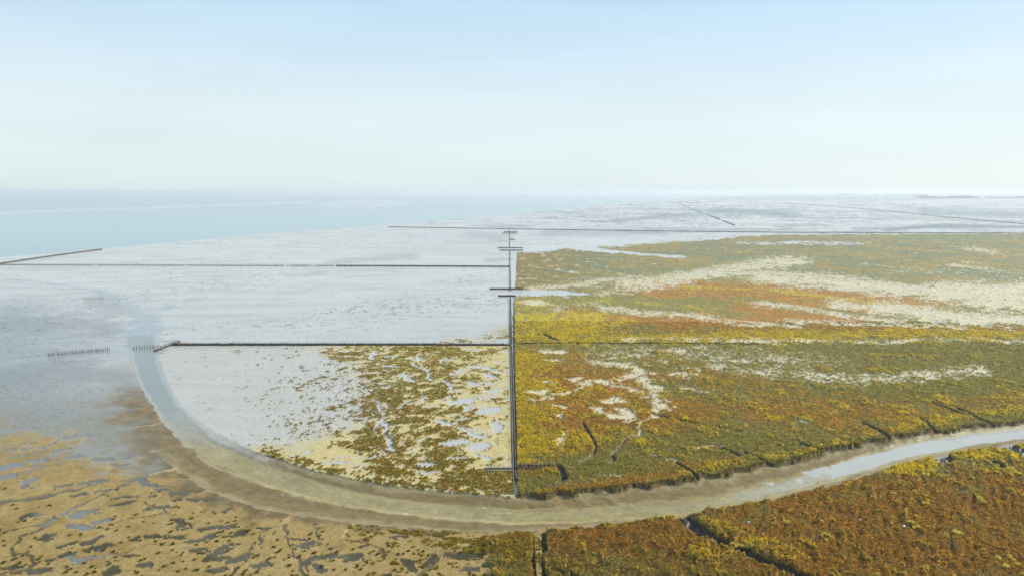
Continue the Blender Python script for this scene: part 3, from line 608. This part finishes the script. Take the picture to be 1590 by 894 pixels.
def carpet(name, px, py, pz, size, height, color, kind, label, seed):
    T = tuft_templates(kind, seed); r = np.random.default_rng(seed+1); n = len(px)
    tid = r.integers(0, len(T), n); ang = r.uniform(0, 2*math.pi, n)
    VS_, FI, LT, CO = [], [], [], []; off = 0
    for k, (V, Fc) in enumerate(T):
        m = np.nonzero(tid == k)[0]
        if not len(m): continue
        nv = len(V); ca, sa = np.cos(ang[m])[:, None], np.sin(ang[m])[:, None]
        X = (V[None, :, 0]*ca - V[None, :, 1]*sa)*size[m][:, None] + px[m][:, None]
        Y = (V[None, :, 0]*sa + V[None, :, 1]*ca)*size[m][:, None] + py[m][:, None]
        Zz = V[None, :, 2]*height[m][:, None] + pz[m][:, None]
        VS_.append(np.stack([X, Y, Zz], -1).reshape(-1, 3))
        CO.append(np.repeat(color[m], nv, 0))
        ff = np.concatenate([np.array(f) for f in Fc]); lt = np.array([len(f) for f in Fc])
        base = off + np.arange(len(m))*nv
        FI.append((base[:, None] + ff[None, :]).reshape(-1)); LT.append(np.tile(lt, len(m)))
        off += nv*len(m)
    me = mesh_np(name, np.concatenate(VS_), np.concatenate(FI), np.concatenate(LT), M_PLANT, {'tint': np.clip(np.concatenate(CO), 0, .9)})
    o = link_obj(name, me); tag(o, label=label, kind='stuff'); return o
def scatter(N, v0, v1, u0=-60, u1=1680, power=1.0):
    v = v0 + (v1-v0)*rng.random(N)**power; u = rng.uniform(u0, u1, N)
    return at(u, v)
sx, sy = scatter(600000, 500, 1060, 740, 1860)
f = classify(sx, sy); pz = ground_z(sx, sy)
D_ = np.hypot(sx, sy)
m = (f['marsh'] > .6) & (f['tp'][:, 3] < .4) & (f['dit'] < .3)
tp = f['tp']; rnd = rng.random(len(sx))
grass = m & (rnd < tp[:, 1]*.95 + .02)
bush = m & ~grass
def pick(mask): return sx[mask], sy[mask], pz[mask], D_[mask]
def cvar(c, amp=.24):
    k = len(c); return c*(1+rng.normal(0, amp, (k, 1)))*(1+rng.normal(0, .05, (k, 3)))
gx_, gy_, gz_, gd = pick(grass)
cg = cvar(f['col'][grass]*1.62)
carpet('marsh_grass', gx_, gy_, gz_, np.clip(.0027*gd, .34, .9)*rng.uniform(.6, 1.3, len(gx_)), rng.uniform(.24, .56, len(gx_)), cg, 'grass', 'tall yellow grass in clumps and bands over the salt marsh', 11)
bx_, by_, bz_, bd_ = pick(bush)
rb = rng.random((len(bx_), 1))
f['col'][bush] = np.where(rb < .16, .55*f['col'][bush]+.45*c_oliv, np.where(rb < .26, .5*f['col'][bush]+.5*c_yel*.8, np.where(rb < .34, .5*f['col'][bush]+.5*c_dark, f['col'][bush])))
cb_ = cvar(f['col'][bush]*1.72)
carpet('salt_marsh_plants', bx_, by_, bz_, np.clip(.0022*bd_, .28, .75)*rng.uniform(.6, 1.3, len(bx_)), rng.uniform(.10, .30, len(bx_)), cb_, 'bush', 'rust and olive low plants carpeting the salt marsh', 12)
# low plants in the sandy field left of the long groyne and by the channel
sx, sy = scatter(300000, 520, 1040, 380, 845)
f = classify(sx, sy); pz = ground_z(sx, sy); D_ = np.hypot(sx, sy)
m = ((f['vegB'] > .5) | (f['vegD'] > .5)) & (f['dit'] < .3) & (~f['inC']) & (rng.random(len(sx)) < .36)
k = m.sum(); base = np.where(rng.random((k, 1)) < .25, c_rust*.8, np.where(rng.random((k, 1)) < .5, c_yel*.62, c_vegB))
carpet('sand_flat_plants', sx[m], sy[m], pz[m], np.clip(.0028*D_[m], .32, .8)*rng.uniform(.5, 1.2, k), rng.uniform(.15, .45, k), cvar(base*1.5, .3), 'bush', 'low olive plants scattered over bare sand beside the groyne', 13)

# ------------------------------------------------------------------ brushwood groynes
def cyl(n, r0, r1, h, base=-.5):
    a = np.arange(n)*2*math.pi/n; V = [(r0*math.cos(t), r0*math.sin(t), base) for t in a] + [(r1*math.cos(t), r1*math.sin(t), h) for t in a]
    V.append((0, 0, h+.012)); Fc = [(i, (i+1) % n, n+(i+1) % n, n+i) for i in range(n)] + [(n+i, n+(i+1) % n, 2*n) for i in range(n)]
    return np.array(V), Fc
def pymesh(name, V, Fc, mat):
    me = bpy.data.meshes.new(name); me.from_pydata([tuple(p) for p in V], [], Fc); me.materials.append(mat); me.update(); return me
POSTV = []
for i in range(5):
    V, Fc = cyl(7, .075, .06, .82+.07*i); V[:7, :2] *= 1.05; POSTV.append((V, Fc, pymesh('post', V, Fc, M_POST), pymesh('post', V, Fc, M_BLEACH_LIT)))
def groyne(name, pts, label, cat='groyne', group=None, width=.75, height=.62, gaps=None, pitch=.62, brush=True, ptop=1.0, posts=True, bleached_lit=False, stout=1.0):
    """pts in photograph pixels; a run of paired posts with brushwood packed between them"""
    P = np.array(world_pts(pts)); P = P if len(P) > 1 else P
    seg = np.hypot(*np.diff(P, axis=0).T); L = seg.sum(); s_ = np.concatenate([[0], np.cumsum(seg)])
    def pos(s):
        x = np.interp(s, s_, P[:, 0]); y = np.interp(s, s_, P[:, 1])
        x2 = np.interp(np.minimum(s+.5, L), s_, P[:, 0]) - np.interp(np.minimum(s+.5, L)-1.0, s_, P[:, 0])
        y2 = np.interp(np.minimum(s+.5, L), s_, P[:, 1]) - np.interp(np.minimum(s+.5, L)-1.0, s_, P[:, 1])
        q = np.hypot(x2, y2)+1e-9
        return x, y, -y2/q, x2/q
    mid = L/2; mx, my, _, _ = pos(np.array([mid])); mz = float(ground_z(mx, my)[0])
    root = bpy.data.objects.new(name, None); COL.objects.link(root); root.location = (mx[0], my[0], mz)
    tag(root, label, cat, group)
    near = float(np.min(np.hypot(P[:, 0], P[:, 1])))
    open_ = gaps or []
    def isgap(s): return np.any([(s > a*L) & (s < b*L) for a, b in open_], axis=0) if open_ else np.zeros(s.shape, bool)
    if brush:
        step = np.clip(near/420, .35, 3.0); ns = max(int(L/step), 3)
        s = np.linspace(0, L, ns); x, y, nx, ny = pos(s); zg = ground_z(x, y); zg = np.minimum(zg, .75)
        prof = [(-.5, -.5), (-.52, .55), (-.3, .95), (0, 1.05), (.3, .92), (.52, .5), (.5, -.5)]
        hh = height*(1+rng.normal(0, .07, ns)) ; ww = width*(1+rng.normal(0, .05, ns))
        V = np.zeros((ns, 7, 3))
        for j, (a, b) in enumerate(prof):
            jit = rng.normal(0, .05, ns)
            V[:, j, 0] = x+nx*(a*ww+jit); V[:, j, 1] = y+ny*(a*ww+jit); V[:, j, 2] = zg + b*hh*(1+rng.normal(0, .06, ns))
        g = isgap(s)
        V[:, :, 2] = np.where(g[:, None], zg[:, None]-.6, V[:, :, 2])
        V -= np.array([mx[0], my[0], mz])
        i = np.arange(ns*7).reshape(ns, 7)
        fq = np.stack([i[:-1, :-1], i[1:, :-1], i[1:, 1:], i[:-1, 1:]], -1).reshape(-1, 4)
        keep = ~(g[:-1] & g[1:]); fq = fq.reshape(ns-1, 6, 4)[keep].reshape(-1)
        me = mesh_np('brushwood', V.reshape(-1, 3), fq, np.full(len(fq)//4, 4), M_BRUSH)
        link_obj('brushwood', me, root)
    if posts:
        pit = max(pitch, near/800); npst = int(L/pit)
        s = (np.arange(npst)+.5)*pit; s = s + rng.normal(0, .06, npst)
        if open_:
            s = s[~isgap(s) | (rng.random(npst) < .7)]
        items = []
        for side in (-1, 1):
            x, y, nx, ny = pos(s); o = side*(width/2+.04)
            x = x+nx*o; y = y+ny*o; z = np.minimum(ground_z(x, y), .6)
            for a, b, c in zip(x, y, z): items.append((a, b, c))
        items.sort(key=lambda q: q[0]**2+q[1]**2)
        fat = max(1.0, near/420)*stout
        for k, (a, b, c) in enumerate(items[:100]):
            V, Fc, me, me2 = POSTV[k % 5]; me = me2 if bleached_lit else me
            o = link_obj('post', me, root, (a-mx[0], b-my[0], c-mz)); o.rotation_euler = (rng.normal(0, .04), rng.normal(0, .04), rng.uniform(0, 6)); o.scale = (fat, fat, ptop*rng.uniform(.9, 1.12))
        if len(items) > 100:
            VV_, FF, LL = [], [], []; off = 0
            for k, (a, b, c) in enumerate(items[100:]):
                V, Fc = POSTV[k % 5][:2]; W = V*np.array([fat, fat, ptop*rng.uniform(.9, 1.12)]) + np.array([a-mx[0], b-my[0], c-mz]); VV_.append(W)
                for q in Fc: FF += [i+off for i in q]; LL.append(len(q))
                off += len(V)
            me = mesh_np('post_row', np.concatenate(VV_), np.array(FF), np.array(LL), M_BLEACH_LIT if bleached_lit else M_POST)
            o = link_obj('post', me, root); o['kind'] = 'stuff'
    return root
groyne('brushwood_groyne', [(799.6,746),(798.9,731)], 'short stub of paired pale posts where the long groyne meets the channel bank', group='brushwood groynes', width=.55, height=.3, bleached_lit=True)
groyne('brushwood_groyne', [(798.8,729),(797.2,660),(795.6,600),(794.2,537.5)], 'long groyne between bare sand and yellow grass, its nearest full stretch', group='brushwood groynes', width=.45, height=.42, bleached_lit=True)
groyne('brushwood_groyne', [(794.1,534.5),(793.3,495),(792.6,463)], 'groyne stretch running away between pale wet mud and the yellow grass corner', group='brushwood groynes', width=.45, height=.55)
groyne('brushwood_groyne', [(792.4,451.5),(792.0,420),(791.6,390)], 'groyne stretch running away past the speckled tan marsh corner', group='brushwood groynes', width=.45, height=.6)
groyne('brushwood_groyne', [(791.5,385),(791.1,357.5)], 'farthest stretch of the line running away, ending at the long cross groyne', group='brushwood groynes', width=.45, height=.6)
groyne('brushwood_groyne', [(752,728.5),(775,728),(797,728)], 'nearest cross groyne, short double row of pale posts over a dark ditch', group='brushwood groynes', width=.6, height=.25, bleached_lit=True)
groyne('brushwood_groyne', [(801,728),(830,727.6),(866,727)], 'low pale fence remnant along the foot of the yellow grass block', group='brushwood groynes', width=.35, height=.35, pitch=.9, bleached_lit=True)
groyne('brushwood_groyne', [(266,535.6),(420,535.4),(600,535.8),(793.5,536.4)], 'dark cross groyne dividing the sandy field from the wet mud field', group='brushwood groynes', width=.8, height=.75, ptop=1.35)
groyne('brushwood_groyne', [(240,545.2),(259,538),(279,530)], 'short slanting groyne head at the channel mouth', group='brushwood groynes', width=1.0, height=.35, ptop=1.2)
groyne('brushwood_groyne', [(797,535.5),(860,535),(1000,535),(1190,536)], 'faint buried fence line crossing the marsh below the yellow band', group='brushwood groynes', width=.3, height=.36, posts=False)
groyne('brushwood_groyne', [(522,413),(650,413.4),(791,414.2)], 'solid dark cross groyne across the middle of the wet mud', group='brushwood groynes', width=.9, height=.8)
groyne('brushwood_groyne', [(-60,411.2),(0,411.4),(250,412.2),(519,413)], 'washed out cross groyne of bare post stubs on the left mud', group='brushwood groynes', width=.8, height=.24, gaps=[(.36,.37),(.60,.61),(.865,.885),(.93,.95)], pitch=1.5, ptop=1.25, stout=1.5)
groyne('brushwood_groyne', [(-130,424),(0,410),(80,398),(158,387.5)], 'slanting groyne reaching towards the sea at the left', group='brushwood groynes', width=1.0, height=.85, ptop=1.2)
groyne('brushwood_groyne', [(603,352.8),(700,354.2),(800,356.0),(1000,359),(1220,361.4),(1580,362.6)], 'longest far cross groyne from the sea edge to the right marsh', group='brushwood groynes', width=1.0, height=.8)
groyne('brushwood_groyne', [(760,449),(792,449),(812,449.3)], 'cross arm on the far lip of the white inlet gap', group='brushwood groynes', width=.9, height=.75)
groyne('brushwood_groyne', [(773,460),(792,460),(801,460)], 'cross arm on the near lip of the white inlet gap', group='brushwood groynes', width=.9, height=.75)
groyne('brushwood_groyne', [(773,385.2),(812,385.3)], 'upper arm of the middle pair of close cross groynes', group='brushwood groynes', width=.9, height=.75)
groyne('brushwood_groyne', [(776,389),(812,389)], 'lower arm of the middle pair of close cross groynes', group='brushwood groynes', width=.9, height=.75)
groyne('brushwood_groyne', [(782,360.3),(803,360.4)], 'upper arm of the farthest pair of close cross groynes', group='brushwood groynes', width=.9, height=.8)
groyne('brushwood_groyne', [(779,362.6),(803.5,362.7)], 'lower arm of the farthest pair of close cross groynes', group='brushwood groynes', width=.9, height=.8)
groyne('brushwood_groyne', [(792,372),(799,372.2)], 'tiny side arm just beyond the middle pair of cross groynes', group='brushwood groynes', width=.9, height=.8)
groyne('brushwood_groyne', [(1016,305.3),(1057,318)], 'far end of the slanting groyne on the hazy horizon flats', group='brushwood groynes', width=1.7, height=1.3, posts=False)
groyne('brushwood_groyne', [(1059,319.2),(1067,322),(1088,330.5)], 'dark middle piece of the slanting groyne on the far flats', group='brushwood groynes', width=1.7, height=1.3, posts=False, gaps=[(.3,.36),(.8,.84)])
groyne('brushwood_groyne', [(1098,334),(1116,340.5),(1140,350)], 'near end of the slanting groyne, fading into bright mud', group='brushwood groynes', width=1.7, height=1.3, posts=False, gaps=[(.55,.66)])
groyne('brushwood_groyne', [(1215,315),(1300,321),(1370,327.5),(1470,337.5),(1600,349)], 'long dark line curving across the far right flats', group='brushwood groynes', width=1.5, height=1.1, posts=False)
groyne('brushwood_groyne', [(910,324.6),(980,325),(1074,325.8)], 'lower of two faint lines left of the slanting far groyne', group='brushwood groynes', width=1.1, height=.6, posts=False)
groyne('brushwood_groyne', [(960,318.6),(1060,319),(1180,319.8)], 'upper of two faint lines crossing the slanting far groyne', group='brushwood groynes', width=1.1, height=.55, posts=False)

# free-standing stakes where the groyne has rotted away
def stakes(p0, p1, n, label, group, hs=1.15):
    (x0, x1), (y0, y1) = zip(*[at(*p0), at(*p1)]) if False else ((at(*p0)[0], at(*p1)[0]), (at(*p0)[1], at(*p1)[1]))
    nx, ny = -(y1-y0), (x1-x0); q = math.hypot(nx, ny); nx /= q; ny /= q
    for i in range(n):
        t = (i//2+.5+rng.normal(0, .12))/(n/2); o = (.5 if i % 2 else -.5)+rng.normal(0, .06)
        x, y = x0+(x1-x0)*t+nx*o, y0+(y1-y0)*t+ny*o; z = float(ground_z(x, y)[0])
        ob = link_obj('stake', POSTV[i % 5][2], None, (x, y, z)); ob.rotation_euler = (rng.normal(0, .07), rng.normal(0, .07), rng.uniform(0, 6))
        ob.scale = (1.35, 1.35, hs*rng.uniform(.75, 1.25)); tag(ob, label, 'stake', group)
stakes((74,551.5), (171,543.5), 62, 'dark wooden stake in the double row left of the channel mouth', 'stakes left of the channel mouth')
stakes((206,541.5), (247,538.2), 20, 'dark wooden stake standing in water across the channel mouth', 'stakes in the channel mouth')

# ------------------------------------------------------------------ distant wood behind the right flats
def wood(name, u0, u1, vb, hgt, depth, label, n, seed):
    r = np.random.default_rng(seed)
    xa, ya = at(u0, vb); xb, yb = at(u1, vb)
    V, FI, LT = [], [], []; off = 0
    for i in range(n):
        t = r.random(); x = xa+(xb-xa)*t; y = ya+(yb-ya)*t + r.random()*depth
        env = min(1, 6*t, 6*(1-t))**.5*(.75+.25*math.sin(9*t+seed))
        h = hgt*env*r.uniform(.7, 1.1); rr = h*r.uniform(.35, .6)
        for c in range(26):        # leaf clumps through the crown
            d = r.normal(0, 1, 3); d /= np.linalg.norm(d); d *= r.random()**.4
            cx, cy_, cz = x+d[0]*rr, y+d[1]*rr, h*.52+d[2]*h*.46; s = h*r.uniform(.10, .2)
            a, b = r.normal(0, 1, 3), r.normal(0, 1, 3); a *= s/np.linalg.norm(a); b *= s/np.linalg.norm(b); c0 = np.array([cx, cy_, cz])
            V += [c0-a, c0-b, c0+a, c0+b]; FI += [off, off+1, off+2, off+3]; LT.append(4); off += 4
    o = link_obj(name, mesh_np(name, np.array(V), np.array(FI), np.array(LT), M_FOREST)); tag(o, label=label, kind='stuff')
wood('forest', 1434, 1528, 308.6, 27, 160, 'long hazy blue wood on the right horizon', 420, 1)
wood('forest', 1538, 1640, 308.2, 22, 160, 'hazy wood running off the right edge of the horizon', 330, 2)
wood('forest', 1418, 1450, 305.5, 30, 200, 'paler wood just behind the left end of the long wood', 140, 3)
wood('forest', 1296, 1356, 303.4, 36, 300, 'very faint low wood on the horizon left of the others', 160, 4)
for i, (a, b) in enumerate([(1360,1366),(1379,1387),(1391,1400),(1407,1413)]):
    wood('grove', a, b, 304.2, 30, 120, 'small faint grove on the horizon between the two larger woods', 26, 10+i)
wood('forest', 1160, 1290, 302.4, 34, 300, 'barely visible strip of trees in the haze left of the woods', 110, 5)

# ------------------------------------------------------------------ single plants and things in the foreground
def plant_mesh(name, kind, seed, size, h, colr):
    T = tuft_templates(kind, seed); V = []; Fc = []; C = []
    r = np.random.default_rng(seed)
    for j in range(5 if kind == 'bush' else 12):
        tv, tf = T[j % 6]; off = len(V); a = r.uniform(0, 6.28); p = r.normal(0, .38, 2)*(1 if kind == 'bush' else 1.2)
        k = r.uniform(.6, 1.0)
        for q in tv: V.append(((q[0]*math.cos(a)-q[1]*math.sin(a)+p[0])*size*k, (q[0]*math.sin(a)+q[1]*math.cos(a)+p[1])*size*k, q[2]*h*k))
        Fc += [tuple(i+off for i in f_) for f_ in tf]
        cc = colr*(1+r.normal(0, .25)); C += [cc]*len(tv)
    ff = np.concatenate([np.array(f_) for f_ in Fc]); lt = np.array([len(f_) for f_ in Fc])
    return mesh_np(name, np.array(V), ff, lt, M_PLANT, {'tint': np.clip(np.array(C), 0, .9)})
sp_m = [plant_mesh('sand_plant', 'bush', 40+i, .42, .34, c_vegB*(.75+.1*i)) for i in range(5)]
cnt = 0
px_, py_ = scatter(2600, 715, 905, -20, 760, .7)
f = classify(px_, py_); zz = ground_z(px_, py_)
for i in range(len(px_)):
    if cnt >= 290: break
    if f['sd'][i] < .7 or f['poolD'][i] > .1 or f['inC'][i] or f['vegD'][i] > .3 or f['dCh'][i] > -4: continue
    if rng.random() > np.interp(f['v'][i], [715,770,820,880], [.10,.35,.6,.9]): continue
    o = link_obj('sand_plant', sp_m[cnt % 5], None, (px_[i], py_[i], zz[i])); s = rng.uniform(.55, 1.2)
    o.scale = (s, s, s*rng.uniform(.7, 1.2)); o.rotation_euler = (0, 0, rng.uniform(0, 6.28))
    tag(o, 'small dark green plant alone on the bare foreground sand', 'plant', 'single plants on the foreground sand'); cnt += 1
tm = [plant_mesh('grass_tussock', 'grass', 60+i, .85, .75, lin(232,212,96,GAIN*1.15)) for i in range(4)]
for i, (u_, v_, s) in enumerate([(1417,811,1.0),(1424,815,.9),(1470,826,1.0),(1482,827,1.15),(1490,829,.9),(1440,780,.7),(1570,728,1.1),(1578,735,1.0),(1508,740,.8),(1520,773,1.1),(1526,778,.9),(1565,880,1.0),(1552,866,1.0),(1580,872,1.0),(1222,810,.9),(1280,829,.8),(1283,835,.7),(1400,733,.8),(1446,733,.9),(1440,736,1.0),(1140,838,1.0),(1148,841,.9),(1162,845,1.0),(1448,862,.6),(1494,726,.7),(1430,745,.7),(1356,770,.6),(1390,765,.7)]):
    x, y = at(u_, v_, .95); x, y = float(x), float(y); z = float(ground_z(x, y)[0])
    o = link_obj('grass_tussock', tm[i % 4], None, (x, y, z)); o.scale = (s, s, s); o.rotation_euler = (0, 0, rng.uniform(0, 6.28))
    tag(o, 'bright straw yellow tussock standing out of the rusty foreground marsh', 'grass tussock', 'straw tussocks in the foreground marsh')
# pale marker in the yellow grass corner
M_PALE = mat_simple('pale_paint', (.55,.52,.44), (.75,.72,.62), 3); M_SHADED = mat_simple('shaded_side', (.03,.022,.015), (.07,.05,.03), 4)
def box(name, sx_, sy_, z0, z1, mat, parent, off=(0, 0)):
    V = [(off[0]+a*sx_/2, off[1]+b*sy_/2, c) for c in (z0, z1) for a, b in ((-1,-1),(1,-1),(1,1),(-1,1))]
    Fc = [(0,3,2,1),(4,5,6,7),(0,1,5,4),(1,2,6,5),(2,3,7,6),(3,0,4,7)]
    return link_obj(name, pymesh(name, V, Fc, mat), parent)
x, y = map(float, at(816.5, 497.5, .6)); z = float(ground_z(x, y)[0])
mk = bpy.data.objects.new('marker_post', None); COL.objects.link(mk); mk.location = (x, y, z); mk.rotation_euler = (0, 0, R(-30))
tag(mk, 'small upright pale post with a dark board as its shaded side in the yellow grass by the groyne', 'marker')
box('pole', .16, .16, -.4, 2.35, M_PALE, mk, (.28, 0)); box('board', .34, .06, .55, 2.0, M_SHADED, mk, (0, 0)); box('pole', .12, .12, -.4, 1.1, M_PALE, mk, (-.12, .12)); box('brace', .5, .05, .3, .5, M_PALE, mk, (.1, -.06))  # dark board added as the shaded left side of the pole
# white scraps washed into the marsh
def scrap(u_, v_, s, label):
    x, y = map(float, at(u_, v_, 1.2)); z = float(ground_z(x, y)[0]); r = np.random.default_rng(int(u_))
    V, Fc = [], []
    n, mrow = 8, 5
    for j in range(mrow):
        ph = -math.pi/2+math.pi*(j+.5)/mrow
        for i in range(n):
            a = 2*math.pi*i/n; k = 1+r.normal(0, .16); V.append((.28*math.cos(a)*math.cos(ph)*k*s, .17*math.sin(a)*math.cos(ph)*k*s, .16*math.sin(ph)*k*s+.25*s))
    for j in range(mrow-1):
        for i in range(n): Fc.append((j*n+i, j*n+(i+1) % n, (j+1)*n+(i+1) % n, (j+1)*n+i))
    Fc.append(tuple(range(n))[::-1]); Fc.append(tuple((mrow-1)*n+i for i in range(n)))
    o = link_obj('white_debris', pymesh('white_debris', V, Fc, M_WHITE), None, (x, y, z+.1)); tag(o, label, 'debris')
M_WHITE = mat_simple('white_plastic', (.7,.7,.68), (.86,.86,.84), 6, .5)
scrap(1403.5, 813.5, 1.1, 'bright white scrap lying left of a straw tussock in the rusty marsh')
scrap(1163, 805, .8, 'tiny white scrap in the grass right of the dark foreground creek')
scrap(1336, 802, .9, 'pale scrap in the middle of the rusty foreground marsh')

# ------------------------------------------------------------------ the air
M_HAZE, t, o = new_mat('haze')
pv = t.nodes.new('ShaderNodeVolumePrincipled'); pv.inputs['Color'].default_value = (.92,.98,1.0,1); pv.inputs['Density'].default_value = 1.3e-4; pv.inputs['Anisotropy'].default_value = .2
link(t, pv.outputs[0], o.inputs['Volume'])
B0 = (-90000., -500., -9.); B1 = (90000., 86000., 75.)
V = [(B0[0] if a == 0 else B1[0], B0[1] if b == 0 else B1[1], B0[2] if c == 0 else B1[2]) for c in (0, 1) for a, b in ((0,0),(1,0),(1,1),(0,1))]
hz = link_obj('haze', pymesh('haze', V, [(0,3,2,1),(4,5,6,7),(0,1,5,4),(1,2,6,5),(2,3,7,6),(3,0,4,7)], M_HAZE)); tag(hz, kind='stuff', label='thin pale sea haze over the whole flat')
